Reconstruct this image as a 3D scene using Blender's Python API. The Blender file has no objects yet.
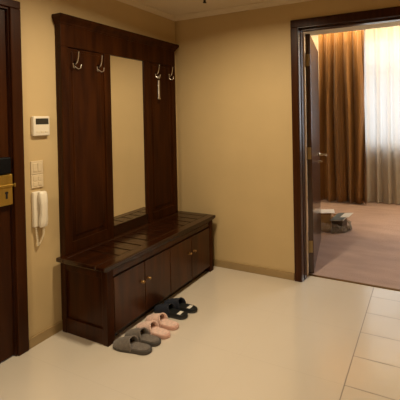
import bpy, bmesh, math, random
from mathutils import Vector, Matrix
random.seed(7)
SC = bpy.context.scene
COL = SC.collection
PI = math.pi

# ------------------------------------------------------------------ materials
def mat(name, color, rough=0.5, metal=0.0, coat=0.0, var=0.0, scale=(8, 8, 8), bump=0.0, bscale=None,
        var_color=None, transmission=0.0, sheen=0.0, spec=None, coat_rough=0.1):
    m = bpy.data.materials.new(name); m.use_nodes = True
    nt = m.node_tree; b = nt.nodes['Principled BSDF']
    b.inputs['Base Color'].default_value = (*color, 1)
    b.inputs['Roughness'].default_value = rough
    b.inputs['Metallic'].default_value = metal
    b.inputs['Coat Weight'].default_value = coat
    b.inputs['Coat Roughness'].default_value = coat_rough
    b.inputs['Transmission Weight'].default_value = transmission
    b.inputs['Sheen Weight'].default_value = sheen
    if spec is not None: b.inputs['Specular IOR Level'].default_value = spec
    if var or bump:
        tc = nt.nodes.new('ShaderNodeTexCoord')
        mp = nt.nodes.new('ShaderNodeMapping'); mp.inputs['Scale'].default_value = scale
        nt.links.new(tc.outputs['Object'], mp.inputs['Vector'])
        nz = nt.nodes.new('ShaderNodeTexNoise'); nz.inputs['Scale'].default_value = 1; nz.inputs['Detail'].default_value = 5
        nt.links.new(mp.outputs['Vector'], nz.inputs['Vector'])
        if var:
            c2 = var_color or tuple(c * (1 - var) for c in color)
            mx = nt.nodes.new('ShaderNodeMix'); mx.data_type = 'RGBA'
            mx.inputs[6].default_value = (*color, 1); mx.inputs[7].default_value = (*c2, 1)
            rp = nt.nodes.new('ShaderNodeMapRange')
            rp.inputs['From Min'].default_value = .35; rp.inputs['From Max'].default_value = .65
            nt.links.new(nz.outputs['Fac'], rp.inputs['Value'])
            nt.links.new(rp.outputs['Result'], mx.inputs[0])
            nt.links.new(mx.outputs[2], b.inputs['Base Color'])
        if bump:
            n2 = nz
            if bscale:
                n2 = nt.nodes.new('ShaderNodeTexNoise'); n2.inputs['Scale'].default_value = bscale; n2.inputs['Detail'].default_value = 3
                nt.links.new(tc.outputs['Object'], n2.inputs['Vector'])
            bp = nt.nodes.new('ShaderNodeBump'); bp.inputs['Strength'].default_value = bump; bp.inputs['Distance'].default_value = .01
            nt.links.new(n2.outputs['Fac'], bp.inputs['Height'])
            nt.links.new(bp.outputs['Normal'], b.inputs['Normal'])
    return m

def emit(name, color, strength):
    m = bpy.data.materials.new(name); m.use_nodes = True
    nt = m.node_tree; b = nt.nodes['Principled BSDF']
    b.inputs['Base Color'].default_value = (*color, 1)
    b.inputs['Emission Color'].default_value = (*color, 1)
    b.inputs['Emission Strength'].default_value = strength
    return m

WALL = mat('wall_paint', (.60, .44, .222), .6, var=.05, scale=(3, 3, 3), bump=.05, bscale=220)
CEIL = mat('ceiling_paint', (.74, .62, .44), .75, bump=.03, bscale=150)
WHITE = mat('white_paint', (.78, .72, .62), .6)
WOOD = mat('mahogany', (.047, .0125, .0017), .40, spec=.08, coat=.03, coat_rough=.2, var=.5, scale=(26, 26, 2.2), bump=.04)
WOODH = mat('mahogany_long_grain', (.032, .0085, .0018), .22, spec=.35, coat=.25, coat_rough=.10, var=.5, scale=(24, 2.2, 24), bump=.04)  # base darkened for the dark panels mirrored in the bench top
DOORW = mat('door_veneer', (.055, .0150, .0030), .33, spec=.13, coat=.05, coat_rough=.2, var=.45, scale=(30, 30, 1.5), bump=.03)
LEAFW = mat('glossy_door_veneer', (.050, .0120, .0028), .3, spec=.5, coat=.5, coat_rough=.14, var=.45, scale=(30, 30, 1.5))
WOODF = mat('mahogany_lit_front', (.070, .0195, .0026), .30, spec=.35, coat=.15, coat_rough=.18, var=.5, scale=(26, 26, 2.2), bump=.04)  # same mahogany, base lightened for the glow on the bench front
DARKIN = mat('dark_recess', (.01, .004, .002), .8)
BASEB = mat('baseboard_tile', (.36, .245, .11), .35, var=.12, scale=(5, 5, 5))
SILVER = mat('brushed_steel', (.75, .72, .68), .22, 1)
BRASS = mat('brass', (.52, .345, .075), .42, 1, var=.15, scale=(40, 40, 4))
NICKEL = mat('satin_nickel', (.80, .70, .55), .25, 1)
BLACKP = mat('black_plastic', (.004, .004, .005), .45, spec=.15)
CREAM = mat('cream_plastic', (.80, .72, .58), .35)
CREAM2 = mat('cream_plastic_cord', (.76, .66, .48), .45)
SWITCHP = mat('ivory_plastic', (.68, .55, .36), .4)
KNOB = mat('antique_brass_knob', (.34, .21, .08), .35, 1)
LCD = mat('lcd_dark', (.035, .03, .018), .2)
MIRROR = mat('mirror_glass', (.90, .90, .88), .01, 1)
GREY = mat('grey_felt', (.17, .14, .115), .95, var=.3, scale=(60, 60, 60), bump=.5, bscale=260, sheen=.3)
GREYD = mat('grey_felt_lining', (.085, .075, .065), .95, bump=.4, bscale=260)
PINK = mat('pink_plush', (.90, .63, .53), .95, var=.22, scale=(70, 70, 70), bump=.6, bscale=200, sheen=.4)
PINKD = mat('pink_plush_lining', (.66, .40, .32), .95, bump=.4, bscale=200)
NAVY = mat('navy_knit', (.012, .016, .030), .85, var=.3, scale=(70, 70, 70), bump=.4, bscale=240)
BLACKR = mat('black_rubber', (.012, .014, .014), .45)
PALE = mat('pale_label', (.72, .70, .64), .6)
DRAPE = mat('brown_satin_drape', (.265, .122, .026), .40, var=.25, scale=(20, 20, 1.2), sheen=.2, spec=.4)
CARPET = mat('mauve_carpet', (.48, .33, .272), .97, var=.16, scale=(2.2, 9, 4), bump=.7, bscale=170, sheen=.1)
CARTON = mat('tan_carton', (.52, .31, .12), .8, var=.2, scale=(14, 14, 14))
DCARTON = mat('brown_carton', (.13, .085, .055), .7, var=.3, scale=(18, 18, 18))
PAPER = mat('white_paper', (.85, .84, .82), .7)
SLATE = mat('blue_grey_cover', (.18, .23, .26), .3, var=.3, scale=(9, 9, 9))
FRAMEW = mat('white_window_frame', (.82, .84, .86), .4)

def sheer_mat():
    m = bpy.data.materials.new('sheer_voile'); m.use_nodes = True
    nt = m.node_tree; nt.nodes.clear()
    out = nt.nodes.new('ShaderNodeOutputMaterial')
    tr = nt.nodes.new('ShaderNodeBsdfTransparent'); tr.inputs['Color'].default_value = (1, 1, 1, 1)
    tl = nt.nodes.new('ShaderNodeBsdfTranslucent'); tl.inputs['Color'].default_value = (.27, .265, .25, 1)
    df = nt.nodes.new('ShaderNodeBsdfDiffuse'); df.inputs['Color'].default_value = (.80, .69, .54, 1)  # diffuse warmed to stand in for light bounced off the carpet
    a = nt.nodes.new('ShaderNodeMixShader'); a.inputs[0].default_value = .5
    nt.links.new(tl.outputs[0], a.inputs[1]); nt.links.new(df.outputs[0], a.inputs[2])
    b = nt.nodes.new('ShaderNodeMixShader'); b.inputs[0].default_value = .95
    nt.links.new(tr.outputs[0], b.inputs[1]); nt.links.new(a.outputs[0], b.inputs[2])
    nt.links.new(b.outputs[0], out.inputs['Surface'])
    return m
SHEER = sheer_mat()
HINGE = mat('aged_brass_hinge', (.34, .25, .12), .5, 1)

def clear_plastic():
    m = bpy.data.materials.new('clear_plastic'); m.use_nodes = True
    nt = m.node_tree; nt.nodes.clear()
    out = nt.nodes.new('ShaderNodeOutputMaterial')
    tr = nt.nodes.new('ShaderNodeBsdfTransparent'); tr.inputs['Color'].default_value = (.93, .92, .90, 1)
    gl = nt.nodes.new('ShaderNodeBsdfGlossy'); gl.inputs['Roughness'].default_value = .2
    df = nt.nodes.new('ShaderNodeBsdfDiffuse'); df.inputs['Color'].default_value = (.7, .66, .6, 1)
    fr = nt.nodes.new('ShaderNodeFresnel'); fr.inputs['IOR'].default_value = 2.1
    a = nt.nodes.new('ShaderNodeMixShader'); a.inputs[0].default_value = .20
    nt.links.new(tr.outputs[0], a.inputs[1]); nt.links.new(df.outputs[0], a.inputs[2])
    b = nt.nodes.new('ShaderNodeMixShader')
    nt.links.new(fr.outputs[0], b.inputs[0]); nt.links.new(a.outputs[0], b.inputs[1]); nt.links.new(gl.outputs[0], b.inputs[2])
    nt.links.new(b.outputs[0], out.inputs['Surface'])
    return m
CLEARP = clear_plastic()

def floor_mat():
    """cream glazed tile: faint joints in the hall, joints painted darker at the right as under grazing sky light"""
    m = bpy.data.materials.new('cream_glazed_tile'); m.use_nodes = True
    nt = m.node_tree; b = nt.nodes['Principled BSDF']; L = nt.links.new
    tc = nt.nodes.new('ShaderNodeTexCoord'); sp = nt.nodes.new('ShaderNodeSeparateXYZ'); L(tc.outputs['Object'], sp.inputs[0])
    def M(op, a, c=None, d=None):
        n = nt.nodes.new('ShaderNodeMath'); n.operation = op
        for i, v in enumerate((a, c, d)):
            if v is None: continue
            if isinstance(v, (int, float)): n.inputs[i].default_value = v
            else: L(v, n.inputs[i])
        return n.outputs[0]
    x, y = sp.outputs[0], sp.outputs[1]
    def line(v, off, period, w):
        f = M('FRACT', M('DIVIDE', M('SUBTRACT', v, off), period))
        dist = M('MULTIPLY', M('MINIMUM', f, M('SUBTRACT', 1.0, f)), period)
        return M('LESS_THAN', dist, w)
    right = M('GREATER_THAN', x, 1.80)
    jx = M('LESS_THAN', M('ABSOLUTE', M('SUBTRACT', x, 1.80)), .003)
    jy = M('MULTIPLY', line(y, -.03, .203, .0024), right)  # stronger joints on this side mimic the grazing sky light
    faint = M('MULTIPLY', M('MULTIPLY', line(y, -.03, .406, .0012), M('SUBTRACT', 1.0, right)), .10)
    faint2 = M('MULTIPLY', M('MULTIPLY', line(x, 1.80, .60, .0012), M('SUBTRACT', 1.0, right)), .06)
    grout = M('MINIMUM', 1.0, M('ADD', M('ADD', M('MULTIPLY', jx, .9), M('MULTIPLY', jy, .8)), M('ADD', faint, faint2)))
    nz = nt.nodes.new('ShaderNodeTexNoise'); nz.inputs['Scale'].default_value = 2.2; nz.inputs['Detail'].default_value = 6
    L(tc.outputs['Object'], nz.inputs['Vector'])
    mx0 = nt.nodes.new('ShaderNodeMix'); mx0.data_type = 'RGBA'
    mx0.inputs[6].default_value = (.75, .67, .56, 1); mx0.inputs[7].default_value = (.69, .61, .50, 1)
    L(nz.outputs['Fac'], mx0.inputs[0])
    mx = nt.nodes.new('ShaderNodeMix'); mx.data_type = 'RGBA'; mx.inputs[7].default_value = (.20, .15, .10, 1)
    L(mx0.outputs[2], mx.inputs[6]); L(grout, mx.inputs[0]); L(mx.outputs[2], b.inputs['Base Color'])
    b.inputs['IOR'].default_value = 2.4
    L(M('ADD', .20, M('MULTIPLY', grout, .4)), b.inputs['Roughness'])
    bp = nt.nodes.new('ShaderNodeBump'); bp.inputs['Strength'].default_value = .3; bp.inputs['Distance'].default_value = .002
    L(M('SUBTRACT', 1.0, grout), bp.inputs['Height']); L(bp.outputs['Normal'], b.inputs['Normal'])
    return m
TILE = floor_mat()

# ------------------------------------------------------------------ mesh helpers
class MB:
    def __init__(s): s.bm = bmesh.new()
    def box(s, x0, x1, y0, y1, z0, z1, bev=0.0, seg=2, M=None):
        r = bmesh.ops.create_cube(s.bm, size=1)
        vs = r['verts']
        for v in vs:
            v.co = Vector(((x0 + x1) / 2 + v.co.x * (x1 - x0), (y0 + y1) / 2 + v.co.y * (y1 - y0), (z0 + z1) / 2 + v.co.z * (z1 - z0)))
        if bev:
            es = list({e for v in vs for e in v.link_edges})
            b = bmesh.ops.bevel(s.bm, geom=es, offset=bev, segments=seg, affect='EDGES', profile=.5)
            vs = list({v for f in b['faces'] for v in f.verts} | {v for v in vs if v.is_valid})
        if M is not None:
            for v in vs: v.co = M @ v.co
        return s
    def tube(s, pts, rad, n=10, cap=True):
        pts = [Vector(p) for p in pts]
        if not isinstance(rad, (list, tuple)): rad = [rad] * len(pts)
        rings = []; up = None
        for i, p in enumerate(pts):
            t = (pts[min(i + 1, len(pts) - 1)] - pts[max(i - 1, 0)]).normalized()
            if up is None: up = Vector((0, 0, 1)) if abs(t.z) < .9 else Vector((1, 0, 0))
            a = (up - t * up.dot(t)).normalized(); up = a; c = t.cross(a)
            rings.append([s.bm.verts.new(p + (a * math.cos(2 * PI * k / n) + c * math.sin(2 * PI * k / n)) * rad[i]) for k in range(n)])
        for A, B in zip(rings, rings[1:]):
            for k in range(n): s.bm.faces.new((A[k], A[(k + 1) % n], B[(k + 1) % n], B[k]))
        if cap:
            s.bm.faces.new(rings[0][::-1]); s.bm.faces.new(rings[-1])
        return s
    def lathe(s, prof, o, axis, n=20):
        """prof: list of (radius, distance along axis)"""
        ax = Vector(axis).normalized()
        return s.tube([Vector(o) + ax * d for r, d in prof], [max(r, 1e-4) for r, d in prof], n)
    def ball(s, c, r, n=12, sc=(1, 1, 1)):
        q = bmesh.ops.create_uvsphere(s.bm, u_segments=n, v_segments=max(6, n // 2), radius=r)
        for v in q['verts']: v.co = Vector((v.co.x * sc[0], v.co.y * sc[1], v.co.z * sc[2])) + Vector(c)
        return s
    def loft(s, rings, cap=True, closed=True):
        R = [[s.bm.verts.new(p) for p in r] for r in rings]
        for A, B in zip(R, R[1:]):
            m = len(A)
            for k in range(m if closed else m - 1):
                s.bm.faces.new((A[k], A[(k + 1) % m], B[(k + 1) % m], B[k]))
        if cap and closed:
            s.bm.faces.new(R[0][::-1]); s.bm.faces.new(R[-1])
        return s
    def grid(s, f, nu, nv):
        G = [[s.bm.verts.new(f(i / nu, j / nv)) for j in range(nv + 1)] for i in range(nu + 1)]
        for i in range(nu):
            for j in range(nv): s.bm.faces.new((G[i][j], G[i + 1][j], G[i + 1][j + 1], G[i][j + 1]))
        return s
    def build(s, name, m, parent=None, smooth=False, solid=0, sub=0, origin=None):
        """vertices are in world coordinates of the un-rotated root; the parent's base is subtracted"""
        off = Vector((0, 0, 0)); p = parent
        while p is not None: off += p.location; p = p.parent
        if origin is not None: off = Vector(origin)
        bmesh.ops.recalc_face_normals(s.bm, faces=s.bm.faces)
        for v in s.bm.verts: v.co -= off
        me = bpy.data.meshes.new(name); s.bm.to_mesh(me); s.bm.free()
        if smooth:
            for f in me.polygons: f.use_smooth = True
            try: me.set_sharp_from_angle(angle=math.radians(40))
            except Exception: pass
        o = bpy.data.objects.new(name, me); COL.objects.link(o); me.materials.append(m)
        if parent is not None: o.parent = parent
        elif origin is not None: o.location = origin
        if solid:
            q = o.modifiers.new('thickness', 'SOLIDIFY'); q.thickness = solid; q.offset = -1
        if sub:
            q = o.modifiers.new('smooth', 'SUBSURF'); q.levels = sub; q.render_levels = sub
        return o

def tag(o, label, cat=None, group=None, kind=None):
    o['label'] = label
    if cat: o['category'] = cat
    if group: o['group'] = group
    if kind: o['kind'] = kind
    return o
def thing(name, loc, label, cat, group=None, kind=None, rz=0):
    o = bpy.data.objects.new(name, None); COL.objects.link(o); o.location = loc; o.rotation_euler = (0, 0, rz)
    o.empty_display_size = .1
    return tag(o, label, cat, group, kind)
def struct(mb, name, m, label, cat, **k):
    return tag(mb.build(name, m, **k), label, cat, kind='structure')

# ------------------------------------------------------------------ room shell
H = 2.275                       # hall ceiling
XR, YB = 3.3, -4.3              # hall extents behind the camera
DX0, DX1, DH = 1.25, 2.07, 2.035  # bedroom doorway
BXL, BXR, BY, BH = .35, 4.3, 2.72, 2.64   # bedroom
WT = .12
struct(MB().box(-.12, XR + .1, YB - .1, .115, -.1, 0), 'floor', TILE, 'glossy cream tiled hall floor with joints painted darker at the right', 'floor')
struct(MB().box(BXL - .1, BXR + .1, .115, BY + .1, -.1, .004), 'carpet', CARPET, 'brown mauve carpet covering the bedroom floor beyond the doorway', 'carpet')
EY0, EY1, EH = -2.17, -1.272, 1.975     # entry door leaf opening in left wall
struct(MB().box(-.12, 0, EY1, .0, 0, H).box(-.12, 0, YB, EY0, 0, H).box(-.12, 0, EY0, EY1, EH, H), 'wall_left', WALL,
       'warm yellow painted wall behind the hall tree and wall phone', 'wall')
struct(MB().box(-.12, DX0 - .03, 0, WT, 0, H + .5).box(DX1 + .03, BXR, 0, WT, 0, H + .5).box(DX0 - .03, DX1 + .03, 0, WT, DH + .03, H + .5), 'wall_back', WALL,
       'warm yellow painted wall with the bedroom doorway', 'wall')
struct(MB().box(XR, XR + .1, YB, 0, 0, H), 'wall_right', WALL, 'yellow hall wall beside the camera', 'wall')
struct(MB().box(-.12, XR + .1, YB - .1, YB, 0, H), 'wall_front', WALL, 'yellow hall wall behind the camera', 'wall')
struct(MB().box(-.12, XR + .1, YB - .1, 0, H, H + .1), 'ceiling', CEIL, 'plain cream painted hall ceiling', 'ceiling')
# small cove moulding where wall meets ceiling
def cove(p0, p1, nrm):
    prof = [(0, H - .035), (.006, H - .035), (.014, H - .018), (.03, H - .006), (.04, H - .006), (.04, H), (0, H)]
    n = Vector(nrm); r = []
    for p in (p0, p1): r.append([Vector((p[0], p[1], 0)) + n * a + Vector((0, 0, z)) for a, z in prof])
    return r
struct(MB().loft(cove((0, YB), (0, 0), (1, 0, 0))), 'trim_1', CEIL, 'slim cream cove moulding over the left wall', 'moulding')
struct(MB().loft(cove((0, 0), (XR, 0), (0, -1, 0))), 'trim_2', CEIL, 'slim cream cove moulding over the wall with the doorway', 'moulding')
# baseboards
BBH = .058
struct(MB().box(0, .012, -1.218, -.012, 0, BBH, .002), 'baseboard_left', BASEB, 'low tan tile baseboard between entry door and hall tree', 'baseboard')
struct(MB().box(0, DX0 - .072, -.012, 0, 0, BBH, .002), 'baseboard_back', BASEB, 'low tan tile baseboard running from hall tree to bedroom doorway', 'baseboard')

# ---- bedroom shell
struct(MB().box(BXL - .1, BXL, WT, BY, 0, BH + .2), 'wall_bedroom_left', WHITE, 'pale bedroom wall hidden beyond the open door', 'wall')
struct(MB().box(BXR, BXR + .1, WT, BY, 0, BH + .2), 'wall_bedroom_right', WHITE, 'pale bedroom wall at the right of the window', 'wall')
WX0, WX1, WZ0, WZ1 = 1.1, 3.7, .84, 2.5  # unseen right stretch left bare of sheer, added to brighten the carpet
struct(MB().box(BXL - .1, WX0, BY - .12, BY, 0, BH + .2).box(WX1, BXR + .1, BY - .12, BY, 0, BH + .2).box(WX0, WX1, BY - .12, BY, 0, WZ0).box(WX0, WX1, BY - .12, BY, WZ1, BH + .2),
       'wall_window', WHITE, 'bedroom window wall behind the sheer curtain', 'wall')
struct(MB().box(BXL - .1, BXR + .1, WT, 2.07, BH, BH + .1).box(BXL - .1, BXR + .1, 2.07, BY, BH + .16, BH + .2).box(BXL - .1, BXR + .1, 2.05, 2.07, BH - .125, BH + .2), 'ceiling_bedroom', WHITE,
       'pale bedroom ceiling ending in a curtain pocket with a fascia', 'ceiling')
w = thing('window_1', ((WX0 + WX1) / 2, BY - .06, WZ0), 'bright bedroom window with a white frame behind the sheer curtain, bare right end added', 'window', kind='structure')
wf = MB().box(WX0, WX1, BY - .10, BY - .03, WZ0, WZ0 + .06).box(WX0, WX1, BY - .10, BY - .03, WZ1 - .06, WZ1).box(WX0, WX0 + .06, BY - .10, BY - .03, WZ0, WZ1).box(WX1 - .06, WX1, BY - .10, BY - .03, WZ0, WZ1)
wf.box(WX0, WX1, BY - .09, BY - .04, 1.93, 2.0).box(2.36, 2.44, BY - .09, BY - .04, WZ0, WZ1)
wf.build('window_frame', FRAMEW, w)
MB().box(WX0 - .03, WX1 + .03, BY - .20, BY - .11, WZ0 - .03, WZ0, .004).build('window_sill', FRAMEW, w)

# ------------------------------------------------------------------ bedroom door (door_2) and entry door (door_1)
d = thing('door_2', (DX0, WT, 0), 'dark wooden bedroom door standing open into the carpeted room', 'door', kind='structure')
f = MB()
cw = .066
f.box(DX0 - cw, DX0 - .004, -.018, 0, 0, DH + .004, .004).box(DX1 + .004, DX1 + cw, -.018, 0, 0, DH + .004, .004)
f.box(DX0 - cw, DX1 + cw, -.018, 0, DH + .0042, DH + cw, .004)
f.build('casing', DOORW, d)
j = MB().box(DX0 - .03, DX0, -.012, WT + .004, 0, DH).box(DX1, DX1 + .03, -.012, WT + .004, 0, DH).box(DX0 - .03, DX1 + .03, -.012, WT + .004, DH, DH + .03)
j.box(DX0, DX0 + .006, .03, .070, 0, DH - .012, .002).box(DX1 - .012, DX1, .03, .075, 0, DH - .012, .002).box(DX0, DX1, .03, .075, DH - .014, DH, .002)
j.build('jamb', LEAFW, d)
MB().box(DX0 + .0005, DX0 + .012, .086, .096, .01, DH - .01).build('jamb_strip', mat('pale_peach_strip', (.92, .74, .58), .5), d)  # pale peach strip along the hinge jamb
MB().box(DX0, DX1, .105, .125, -.02, .0055, .002).build('threshold', mat('bronze_strip', (.20, .11, .04), .5, 1), d)
# leaf (own hinge pivot)
leaf_loc = Vector((1.297, .134, 0)) - d.location
lf = MB().box(-.042, 0, 0, .77, .010, 2.018, .0025).build('door_leaf', LEAFW, d, origin=(0, 0, 0))
lf.location = leaf_loc; lf.rotation_euler = (0, 0, math.radians(13.6))
def leafpart(mb, name, m, sm=True):
    o = mb.build(name, m, None, smooth=sm, origin=(0, 0, 0)); o.parent = lf; return o
for hz in (1.80, 1.02, .235):
    hb = MB().tube([(-.044, -.004, hz - .05), (-.044, -.004, hz + .05)], .007, 12)
    hb.box(-.042, -.006, -.003, 0.0005, hz - .05, hz + .05, .001)
    hb.tube([(-.044, -.004, hz - .056), (-.044, -.004, hz - .05)], .0045, 12).tube([(-.044, -.004, hz + .05), (-.044, -.004, hz + .056)], .0045, 12)
    leafpart(hb, 'hinge', HINGE)
HZ = .925
h = MB().lathe([(.024, 0), (.026, .003), (.026, .007), (.02, .010), (.010, .012), (.010, .078)], (0, .67, HZ), (1, 0, 0), 18)
h.tube([(.074, .677, HZ), (.080, .65, HZ), (.080, .56, HZ), (.079, .545, HZ)], [.009, .0095, .008, .006], 12)
leafpart(h, 'lever_handle', NICKEL)
k = MB().lathe([(.020, 0), (.023, .003), (.023, .007), (.010, .010), (.009, .016)], (0, .67, HZ - .07), (1, 0, 0), 18).box(.012, .034, .660, .680, HZ - .078, HZ - .062, .001)
leafpart(k, 'thumb_turn', NICKEL)
h2 = MB().lathe([(.024, 0), (.026, .003), (.026, .007), (.02, .010), (.010, .012), (.010, .045)], (-.042, .70, HZ), (-1, 0, 0), 18)
h2.tube([(-.085, .706, HZ), (-.089, .68, HZ), (-.089, .60, HZ), (-.088, .585, HZ)], [.009, .0095, .008, .006], 12)
leafpart(h2, 'lever_handle', NICKEL)
MB().box(-.035, -.007, .7695, .772, HZ - .16, HZ + .06, .001)
lk = MB().box(-.033, -.009, .769, .772, HZ - .16, HZ + .06, .001); leafpart(lk, 'lock_plate', NICKEL, False)

e = thing('door_1', (0, -1.7, 0), 'dark wooden entry door with a brass rim lock', 'door', kind='structure')
c = MB()
for y0, y1 in ((-1.272, -1.221), (-2.221, -2.17)): c.box(0, .02, y0, y1, 0, EH, .004)
c.box(0, .02, -2.221, -1.221, EH + .0002, 2.020, .004)
c.build('casing', DOORW, e)
c = MB().box(-.12, .006, -1.276, -1.2725, 0, EH - .012).box(-.12, .006, -2.1695, -2.167, 0, EH - .012).box(-.12, .006, -2.1695, -1.2725, EH - .0119, EH - .0005); c.build('jamb', DOORW, e)
el = MB().box(-.052, -.012, -2.165, -1.278, .008, EH - .014, .003)
for y0, y1, z0, z1 in ((-2.05, -1.40, 1.12, 1.84), (-2.05, -1.40, .16, .98)):
    for a in ((y0, y1, z0, z0 + .018), (y0, y1, z1 - .018, z1), (y0, y0 + .018, z0, z1), (y1 - .018, y1, z0, z1)): el.box(-.013, -.004, *a, .004)
el.build('door_leaf', DOORW, e)
rl = MB().box(-.012, .018, -1.46, -1.279, .868, .968, .004).box(-.012, .024, -1.46, -1.276, .968, .984, .003).box(-.012, .020, -1.46, -1.279, .984, 1.040, .004)
rl = rl.build('rim_lock', BRASS, e); rl['label'] = 'brass lock case'
MB().box(.018, .0195, -1.312, -1.303, .905, .940, .0005).lathe([(.0075, 0), (.0075, .0022)], (.018, -1.3075, .938), (1, 0, 0), 14).build('keyhole', DARKIN, rl)
MB().box(.0201, .0265, -1.2755, -1.268, .966, .986, .002).build('strike', BRASS, rl)
bl = MB().box(-.012, .030, -1.46, -1.288, 1.046, 1.135, .006).build('bolt_case', BLACKP, e); bl['label'] = 'black bolt case above the brass lock'

# ------------------------------------------------------------------ hall tree
Y0, Y1, D, BT = -1.05, -.07, .436, .48
P0 = -1.034
t = thing('hall_tree', (.22, -.56, 0), 'tall dark mahogany hall tree with mirror, coat hooks and a shoe cupboard bench', 'hall tree')
MB().box(.002, .030, P0, Y1, .06, 1.95).build('back_board', WOOD, t)
def side_panel(y0, y1):
    m = MB()
    s = .045
    m.box(.030, .056, y0, y0 + s, BT, 1.803, .003).box(.030, .056, y1 - s, y1, BT, 1.803, .003)
    m.box(.030, .056, y0 + s, y1 - s, BT, BT + .07, .003)
    m.box(.030, .046, y0 + s, y1 - s, BT + .07, 1.80)
    m.box(.030, .051, y0 + s + .022, y1 - s - .022, BT + .10, 1.78, .005)
    return m.build('panel', WOOD, t)
MY0, MY1 = -.702, -.400
side_panel(P0, MY0 - .004); side_panel(MY1 + .004, Y1)
MB().box(.030, .056, P0, Y1, 1.8035, 1.95, .002).build('top_rail', WOOD, t)
MB().box(.030, .050, MY0 - .004, MY1 + .004, BT, .556, .003).build('bottom_rail', WOODH, t)
mi = MB().box(.030, .040, MY0, MY1, .556, 1.803).build('mirror', MIRROR, t); mi['label'] = 'tall narrow mirror'
b_ = MB()
for a in ((MY0 - .004, MY0 + .003, .556, 1.803), (MY1 - .003, MY1 + .004, .556, 1.803)): b_.box(.030, .052, *a, .001)
b_.build('bead', WOOD, mi)
# crown moulding: stacked profile rings with returns at both ends
prof = [(1.940, .058, .002), (1.948, .062, .006), (1.956, .064, .008), (1.962, .070, .013), (1.970, .076, .016), (1.978, .084, .020), (1.984, .087, .022), (1.998, .087, .022), (2.002, .084, .020)]
MB().loft([[(.002, P0 - .7 * o, z), (x1, P0 - .7 * o, z), (x1, Y1 + o, z), (.002, Y1 + o, z)] for z, x1, o in prof]).build('crown_moulding', WOOD, t)
# bench
top = MB()
X1 = D + .022
top.box(.03, .098, Y0 - .028, Y1 + .018, BT - .026, BT, .005).box(.378, X1, Y0 - .028, Y1 + .018, BT - .026, BT, .007, 3)
top.box(.098, .378, Y0 - .028, Y0 + .045, BT - .026, BT, .005).box(.098, .378, Y1 - .045, Y1 + .018, BT - .026, BT, .005)
n = 11; ya, yb = Y0 + .045, Y1 - .045; p = (yb - ya) / n
for i in range(n): top.box(.0975, .3785, ya + p * i + (.003 if i else -.001), ya + p * (i + 1) - (.003 if i < n - 1 else -.001), BT - .022, BT - .001, .003)
top.build('bench_top', WOODH, t)
MB().box(.03, D + .012, Y0 - .008, Y1 + .008, BT - .036, BT - .0255, .004).build('top_moulding', WOODH, t)
for y0, y1 in ((Y0, Y0 + .045), (Y1 - .045, Y1)):
    for x0, x1 in ((.030, .072), (D - .045, D)):
        MB().box(x0, x1, y0, y1, 0, BT - .035, .004).build('post', WOOD, t)
def end_panel(y0, y1, out):
    m = MB()
    m.box(.071, D - .044, y0 + .012, y1 - .012, .05, BT - .036)
    m.box(.071, D - .044, y0 + .003, y1 - .003, .0, .095, .003).box(.071, D - .044, y0 + .003, y1 - .003, BT - .085, BT - .036, .003)
    return m.build('end_panel', WOOD, t)
end_panel(Y0, Y0 + .04, -1); end_panel(Y1 - .04, Y1, 1)
FY0, FY1 = Y0 + .045, Y1 - .045
MB().box(D - .03, D - .006, FY0, FY1, .395, BT - .036, .003).box(D - .012, D - .003, FY0 + .012, FY1 - .012, .418, .434, .003).build('top_front_rail', WOODF, t)
MB().box(D - .065, D - .045, FY0, FY1, .0, .0525, .003).build('plinth', WOODH, t)
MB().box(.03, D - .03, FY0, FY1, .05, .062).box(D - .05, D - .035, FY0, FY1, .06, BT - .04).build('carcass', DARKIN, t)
nd = 4; pw = (FY1 - FY0) / nd
for i in range(nd):
    a, b = FY0 + pw * i + (.001 if i % 2 == 0 else .0016), FY0 + pw * (i + 1) - (.0016 if i % 2 == 0 else .001)
    dm = MB().box(D - .026, D - .006, a, b, .053, .388, .003)
    dm.box(D - .008, D - .001, a + .001, b - .001, .054, .387, .003)
    do = dm.build('door', WOODF, t)
    ky = b - .024 if i % 2 == 0 else a + .024
    MB().lathe([(.009, 0), (.009, .002), (.004, .004), (.004, .010), (.008, .014), (.0100, .018), (.008, .022), (.003, .0235)], (D - .001, ky, .266), (1, 0, 0), 16).build('knob', KNOB, do, smooth=True)

def hook(y, z):
    m = MB()
    x = .056 if False else .048
    m.box(x - .002, x + .003, y - .008, y + .008, z - .028, z + .020, .0015)
    m.tube([(x, y, z + .004), (x + .016, y, z - .002), (x + .032, y, z + .014), (x + .042, y, z + .042), (x + .046, y, z + .072)], [.0042, .0042, .004, .0036, .003], 10)
    m.ball((x + .046, y, z + .074), .0048, 12)
    for s in (-1, 1):
        m.tube([(x, y, z - .012), (x + .010, y + s * .006, z - .024), (x + .020, y + s * .016, z - .032), (x + .028, y + s * .023, z - .024), (x + .029, y + s * .025, z - .006)], [.004, .004, .0036, .0033, .003], 10)
        m.ball((x + .029, y + s * .025, z - .004), .0044, 12)
    return m.build('coat_hook', SILVER, t, smooth=True)
HK = [(-.950, 1.700), (-.792, 1.700), (-.290, 1.708), (-.140, 1.708)]
for y, z in HK: hook(y, z)

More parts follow.
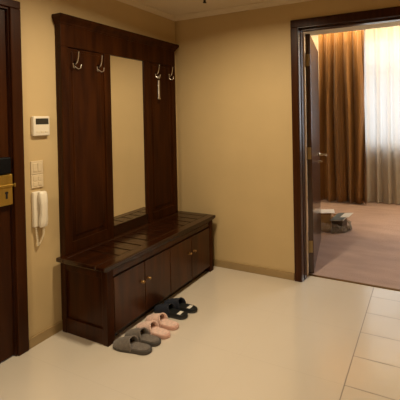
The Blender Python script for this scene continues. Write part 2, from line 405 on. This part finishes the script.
# shoehorn hung over the third hook's prong
sy, sz = -.290, 1.682
m = MB()
pts = [(.094 + .014 * math.cos(a), sy + .002, sz + .014 + .014 * math.sin(a)) for a in [PI * 2 * i / 16 for i in range(17)]]
sx = .082
s_ = thing('shoehorn', (sx, sy, 1.50), 'slim ribbed silver shoehorn hanging from the coat hook right of the mirror', 'shoehorn')
m = MB().tube([(sx + .013 * math.cos(a), sy, 1.678 + .013 * math.sin(a)) for a in [PI * 2 * i / 18 for i in range(19)]], .0022, 8)
m.build('loop', SILVER, s_, smooth=True)
prof = []
for i in range(60):
    u = i / 59; prof.append((.0098 + (.003 if i % 2 else 0), .15 * u))
m = MB().lathe(prof, (sx, sy, 1.505), (0, 0, 1), 10); m.build('shaft', SILVER, s_, smooth=True)
m = MB().lathe([(.006, 0), (.014, .003), (.014, .010), (.007, .014)], (sx, sy, 1.493), (0, 0, 1), 14); m.build('end_cap', SILVER, s_, smooth=True)

# ------------------------------------------------------------------ wall devices
th = thing('thermostat', (0, -1.13, 1.24), 'small cream wall thermostat with dark display, highest on the left wall', 'thermostat')
MB().box(0.0, .026, -1.176, -1.088, 1.243, 1.361, .006, 3).build('body', CREAM, th, smooth=True)
MB().box(.0255, .0275, -1.164, -1.096, 1.312, 1.348, .001).build('display', LCD, th)
for k in range(3): MB().box(.0255, .0285, -1.160 + .022 * k, -1.144 + .022 * k, 1.262, 1.272, .001).build('button', CREAM2, th)
def switch(z0, z1, label, kind):
    o = thing('switch_plate', (0, -1.150, z0), label, 'switch', 'cream wall switch plates')
    MB().box(.0005, .009, -1.184, -1.121, z0, z1, .003).build('plate', SWITCHP, o)
    h = z1 - z0
    if kind == 0:
        for a in (-1.175, -1.150): MB().box(.008, .0125, a, a + .021, z0 + .016, z1 - .014, .0015).build('rocker', SWITCHP, o)
    else:
        for a in (-1.174, -1.149):
            for zz in (z0 + .012, z0 + .044): MB().box(.008, .0120, a, a + .018, zz, zz + .024, .0015).build('button', SWITCHP, o)
switch(1.014, 1.094, 'upper cream switch plate with two rockers, under the thermostat', 0)
switch(.932, 1.012, 'lower cream switch plate with four buttons, just above the phone', 1)

ph = thing('wall_phone', (0, -1.146, .68), 'cream intercom phone with handset hung on the left wall', 'phone')
MB().box(.0005, .026, -1.184, -1.138, .702, .912, .006, 3).build('base', CREAM, ph, smooth=True)
# handset: rounded bar with thick ear and mouth ends
def ring(z, x0, x1, hw, yc=-1.146):
    r = []
    for k in range(16):
        a = 2 * PI * k / 16; ca, sa = math.cos(a), math.sin(a)
        r.append(((x0 + x1) / 2 + (x1 - x0) / 2 * math.copysign(abs(ca) ** .6, ca), yc + hw * math.copysign(abs(sa) ** .6, sa), z))
    return r
rg = [(0.6967, 0.03, 0.044, 0.011), (0.7004, 0.028, 0.052, 0.018), (0.7124, 0.027, 0.056, 0.0205), (0.74, 0.027, 0.059, 0.021), (0.7584, 0.032, 0.06, 0.02), (0.7768, 0.036, 0.062, 0.018), (0.832, 0.036, 0.063, 0.018), (0.8504, 0.032, 0.062, 0.02), (0.8688, 0.027, 0.06, 0.021), (0.8964, 0.027, 0.056, 0.0205), (0.9083, 0.028, 0.05, 0.018), (0.912, 0.031, 0.044, 0.011)]
MB().loft([ring(*q) for q in rg]).build('handset', CREAM, ph, smooth=True)
cp = []
for i in range(161):
    u = i / 160; a = 2 * PI * 22 * u
    if u < .5: c0 = Vector((.020, -1.172, .704)).lerp(Vector((.020, -1.163, .602)), u * 2)
    else: c0 = Vector((.020, -1.163, .602)).lerp(Vector((.042, -1.146, .698)), u * 2 - 1) + Vector((0, .010 * math.sin(PI * (u * 2 - 1)), 0))
    sag = .012 * math.sin(PI * u)
    cp.append((c0.x + .004 * math.cos(a), c0.y + .004 * math.sin(a), c0.z - sag))
MB().tube(cp, .0019, 6).build('cord', CREAM2, ph, smooth=True)

# ceiling fitting
cf = thing('ceiling_sprinkler', (.56, -.275, H - .05), 'small dark ceiling sprinkler near the wall with the doorway', 'sprinkler')
MB().lathe([(.032, 0), (.032, -.004), (.012, -.008)], (.56, -.275, H), (0, 0, 1), 18).build('escutcheon', CEIL, cf, smooth=True)
MB().lathe([(.009, 0), (.010, -.012), (.006, -.016), (.006, -.020)], (.56, -.275, H - .006), (0, 0, 1), 12).lathe([(.004, 0), (.015, -.001), (.015, -.003), (.003, -.004)], (.56, -.275, H - .025), (0, 0, 1), 14).build('deflector', DARKIN, cf, smooth=True)

# ------------------------------------------------------------------ slippers
def width(s):                       # 0 toe .. 1 heel, unit half-width
    K = [(0, 0), (.015, .30), (.05, .62), (.12, .86), (.22, .98), (.32, 1.0), (.48, .92), (.62, .84), (.76, .84), (.87, .80), (.945, .62), (.985, .32), (1, 0)]
    for (a, x), (b, y) in zip(K, K[1:]):
        if s <= b: return x + (y - x) * (s - a) / (b - a)
    return 0
def outline(L, W, sc, z, n=40):
    r = []
    ss = [.5 - .5 * math.cos(PI * i / n) for i in range(n + 1)]
    for s in ss: r.append((L * (.5 + (s - .5) * sc), W * width(s) * sc, z))
    for s in ss[-2:0:-1]: r.append((L * (.5 + (s - .5) * sc), -W * width(s) * sc, z))
    return r
def slipper(x, y, rz, L, W, ms, mi, mu, mt, label, group, hgt=.047, cover=.56, patch=False):
    """toe at local x=0, heel at x=L, lying along +x"""
    o = thing('slipper', (x, y, 0), label, 'slipper', group, rz=rz)
    def bld(mb, name, m, **k):
        q = mb.build(name, m, None, smooth=True, origin=(0, 0, 0), **k); q.parent = o; return q
    rings = [outline(L, W, .95, .0005), outline(L, W, .985, .004), outline(L, W, 1, .010), outline(L, W, 1, .017), outline(L, W, .975, .022)]
    bld(MB().loft(rings), 'sole', ms)
    ins = bld(MB().loft([outline(L, W, .90, .0215), outline(L, W, .90, .0255), outline(L, W, .86, .0275)]), 'insole', mi)
    if patch:
        q = MB().box(L * .74, L * .84, -.018, .018, .0273, .0282, .0003); bld(q, 'insole_label', PALE)
    def P(u, v):
        t = PI * v; c = math.cos(t)
        send = cover - .10 * math.sin(t) ** 2
        s = .012 + (send - .012) * u
        w = W * width(s) * 1.0
        hh = .010 + hgt * (min(1, s / .52)) ** .55
        return (L * s, w * math.copysign(abs(c) ** .75, c) if abs(c) > 1e-6 else 0, .014 + hh * math.sin(t) ** .8 if 0 < v < 1 else .014)
    up = bld(MB().grid(P, 16, 20), 'upper', mu, solid=.005)
    rim = bld(MB().tube([P(1, v / 24) for v in range(25)], .0046, 8), 'rim', mt); rim.parent = up
    return o
SL, SW = .262, .0355
GS = 'slippers lined up before the bench'
slipper(.455, -1.028, math.radians(6), SL, SW, GREYD, GREY, GREY, GREY, 'grey felt slipper nearest the camera, outermost of the slipper row', GS)
slipper(.452, -.948, math.radians(3), SL, SW * .97, GREYD, GREY, GREY, GREY, 'grey felt slipper lying between its mate and the pink slippers', GS)
slipper(.458, -.873, math.radians(1), SL, SW * .97, PINKD, PINK, PINK, PINK, 'pink plush slipper lying next to the grey slippers', GS)
slipper(.450, -.793, math.radians(1), SL, SW * .97, PINKD, PINK, PINK, PINK, 'pink plush slipper lying next to the navy slippers', GS)
slipper(.412, -.690, math.radians(1), SL * 1.07, SW * 1.0, BLACKR, BLACKR, NAVY, NAVY, 'navy slipper with black sole lying next to the pink slippers', GS, patch=True)
slipper(.428, -.618, math.radians(2), SL * 1.07, SW * 1.0, BLACKR, BLACKR, NAVY, NAVY, 'navy slipper with black sole, farthest from the camera', GS, patch=True)

# ------------------------------------------------------------------ curtains
def fold(x, fr, ph): return math.sin(x * fr + ph) + .45 * math.sin(x * fr * 1.73 + ph * 2.1) + .25 * math.sin(x * fr * .47 + 1)
TOPZ = BH + .10
def drape(u, v):
    x = .66 + .692 * u; g = min(1, v * 2.2)
    xx = x + .026 * math.sin(v * 2.4 + x * 8) * g
    w = math.sin(xx * 44 + .4); w2 = math.sin(xx * 71 + 1.2 + v)
    y = 2.295 + (.020 + .034 * g) * math.copysign(abs(w) ** .75, w) + .020 * g * w2 + (1 - g) * .010 * math.sin(xx * 140)
    return (x + .016 * math.sin(xx * 88 + .8) * g, y, .022 + (TOPZ - .022) * (1 - v))
dr = tag(MB().grid(drape, 320, 28).build('drape', DRAPE, None, smooth=True, solid=.004, origin=(1.0, 2.3, 0)),
         'heavy golden brown drape hanging left of the sheer curtain', 'curtain')
def sheerf(u, v):
    x = 1.20 + 1.40 * u; a = .024 * (.8 + .5 * v)
    return (x, 2.43 + a * fold(x + .006 * math.sin(v * 4 + x * 7), 44, 1.3), .018 + (TOPZ - .018) * (1 - v))
tag(MB().grid(sheerf, 200, 12).build('sheer_curtain', SHEER, None, smooth=True, origin=(1.9, 2.43, 0)),
    'white sheer curtain glowing with daylight across the bedroom window', 'curtain')
rail = tag(MB().box(.40, 4.2, 2.26, 2.34, TOPZ, TOPZ + .02, .003).box(.40, 4.2, 2.40, 2.46, TOPZ, TOPZ + .02, .003).build('curtain_rail', FRAMEW, None, origin=(2.3, 2.36, TOPZ)),
           'white double curtain rail up in the curtain pocket', 'rail')

# ------------------------------------------------------------------ things on the carpet
CZ = .0045
def rotbox(mb, c, size, rz=0, rx=0, ry=0, bev=.002):
    M = Matrix.Translation(c) @ Matrix.Rotation(rz, 4, 'Z') @ Matrix.Rotation(ry, 4, 'Y') @ Matrix.Rotation(rx, 4, 'X')
    return mb.box(-size[0] / 2, size[0] / 2, -size[1] / 2, size[1] / 2, -size[2] / 2, size[2] / 2, bev, 2, M)
cx, cy = 1.075, 1.20
bx = thing('carton', (cx, cy, CZ), 'small tan carton standing on the carpet, with a white sheaf of paper on top', 'box')
rotbox(MB(), (cx, cy, CZ + .089), (.115, .11, .172), rz=.25).build('box_body', CARTON, bx)
rotbox(MB(), (cx, cy, CZ + .181), (.119, .114, .020), rz=.25).build('lid', mat('brown_lid', (.30, .14, .05), .6), bx)
tag(rotbox(MB(), (cx - .002, cy, CZ + .1965), (.20, .14, .008), rz=.35).build('paper_sheaf', PAPER, None, origin=(cx, cy, CZ + .193)), 'white sheaf of paper lying on the tan carton', 'paper')
cx2, cy2 = 1.235, 1.20
b2 = thing('carton', (cx2, cy2, CZ), 'dark brown carton beside the tan carton, under the blue grey magazine', 'box')
rotbox(MB(), (cx2, cy2, CZ + .058), (.135, .14, .112), rz=-.15).build('box_body', DCARTON, b2)
for sgn in (-1, 1): rotbox(MB(), (cx2, cy2 + sgn * .036, CZ + .117), (.138, .066, .004), rz=-.15).build('flap', DCARTON, b2)
MT = Matrix.Translation((cx2 + .02, cy2 - .005, CZ + .150)) @ Matrix.Rotation(-.30, 4, 'Z') @ Matrix.Rotation(-.19, 4, 'Y') @ Matrix.Rotation(.16, 4, 'X')
def tilt(x0, x1, y0, y1, z0, z1): return MB().box(x0, x1, y0, y1, z0, z1, .0008, 1, MT)
mg = thing('magazine', (cx2 + .02, cy2, CZ + .122), 'blue grey magazine lying tilted on the dark brown carton', 'magazine')
tilt(-.095, .085, -.10, .10, .004, .007).build('cover', SLATE, mg)
tilt(-.093, .083, -.098, .098, -.004, .0035).build('pages', PAPER, mg)
tag(tilt(.005, .125, -.03, .09, .0076, .0092).build('leaflet', PAPER, None, origin=(cx2 + .1, cy2 + .05, CZ + .17)), 'white leaflet lying on the magazine and sticking out to the right', 'paper')
# crumpled clear bag pulled up around the cartons
rnd = random.Random(3)
NU, NV = 90, 16
jit = [[(rnd.uniform(-1, 1), rnd.uniform(-1, 1)) for _ in range(NV + 1)] for _ in range(NU)]
def bag(i, k):
    a = 2 * PI * i / NU; v = k / NV
    r = (1.10 - .02 * v) * (1 + .05 * math.sin(3 * a + 1) + .05 * math.sin(8 * a + 5 * v) + .045 * math.sin(17 * a - 9 * v)) + .028 * jit[i][k][0]
    if v < .12: r *= .94 + .5 * v
    z = CZ + .003 + (.120 + .035 * math.cos(a - 2.6)) * v + (.010 * math.sin(5 * a + 2) + .010 * jit[i][k][1]) * v
    return (1.155 + r * .185 * math.cos(a), 1.195 + r * .125 * math.sin(a), z)
m = MB()
G = [[m.bm.verts.new(bag(i, k)) for k in range(NV + 1)] for i in range(NU)]
for i in range(NU):
    for k in range(NV): m.bm.faces.new((G[i][k], G[(i + 1) % NU][k], G[(i + 1) % NU][k + 1], G[i][k + 1]))
m.bm.faces.new([G[i][0] for i in range(NU)][::-1])
tag(m.build('plastic_bag', CLEARP, None, smooth=True, origin=(1.155, 1.195, CZ)), 'crumpled clear plastic bag around the two cartons on the carpet', 'bag')

# ------------------------------------------------------------------ lights
def area(name, loc, rot, size, power, color, shape='DISK', sy=None, spread=PI):
    l = bpy.data.lights.new(name, 'AREA'); l.shape = shape; l.size = size
    if sy: l.size_y = sy
    l.energy = power; l.color = color; l.spread = spread
    o = bpy.data.objects.new(name, l); COL.objects.link(o); o.location = loc; o.rotation_euler = rot
    return o
WARM = (1, .83, .57)
GLASS = emit('lamp_diffuser', (1, .85, .62), 6)
def downlight(x, y, power, label):
    o = thing('downlight', (x, y, H), label, 'lamp', 'recessed hall downlights')
    MB().lathe([(.075, 0), (.085, -.002), (.085, -.006), (.070, -.008), (.066, -.004)], (x, y, H), (0, 0, 1), 28).build('trim_ring', WHITE, o, smooth=True)
    MB().lathe([(.064, 0), (.064, -.003)], (x, y, H - .006), (0, 0, 1), 28).build('diffuser', GLASS, o)
    area('downlight_lamp', (x, y, H - .02), (0, 0, 0), .13, power, WARM, spread=2.85)
downlight(.98, -1.05, 22, 'recessed ceiling downlight in front of the hall tree')
downlight(.8, -2.6, 16, 'unseen added ceiling downlight behind the camera')  # unseen second lamp, added to light the near end of the hall
# warm strip in the bedroom curtain pocket
area('pocket_strip', (2.2, 2.16, BH + .12), (0, 0, 0), 3.8, 56, (1, .73, .40), 'RECTANGLE', .04)
# daylight outside the window
area('daylight', ((WX0 + WX1) / 2, BY + .35, 1.75), (-PI / 2, 0, 0), 3.0, 150, (.88, .93, 1), 'RECTANGLE', 2.2)
wd = bpy.data.worlds.new('World'); SC.world = wd; wd.use_nodes = True
bg = wd.node_tree.nodes['Background']; bg.inputs[0].default_value = (.82, .91, 1, 1); bg.inputs[1].default_value = 1.5

# ------------------------------------------------------------------ camera
cd = bpy.data.cameras.new('camera'); co = bpy.data.objects.new('camera', cd); COL.objects.link(co)
yaw, pitch, roll, fpx, ppx, ppy = .3605, -.0099, -.0171, 316.44, 307.35, 118.13
cyw, syw, cpt, spt = math.cos(yaw), math.sin(yaw), math.cos(pitch), math.sin(pitch)
Fv = Vector((-syw * cpt, cyw * cpt, spt)); Rv = Vector((cyw, syw, 0)); Uv = Rv.cross(Fv)
cr, sr = math.cos(roll), math.sin(roll)
R2 = Rv * cr + Uv * sr; U2 = -Rv * sr + Uv * cr
Mx = Matrix((R2, U2, -Fv)).transposed().to_4x4(); Mx.translation = Vector((2.1983, -2.353, 1.3411))
co.matrix_world = Mx
cd.sensor_width = 36; cd.lens = fpx / 400 * 36
cd.shift_x = (200 - ppx) / 400; cd.shift_y = (ppy - 200) / 400
cd.clip_start = .02
SC.camera = co
vs = SC.view_settings
vs.view_transform = 'Standard'; vs.look = 'None'; vs.gamma = 1; vs.exposure = 0
try: vs.use_curve_mapping = False
except Exception: pass
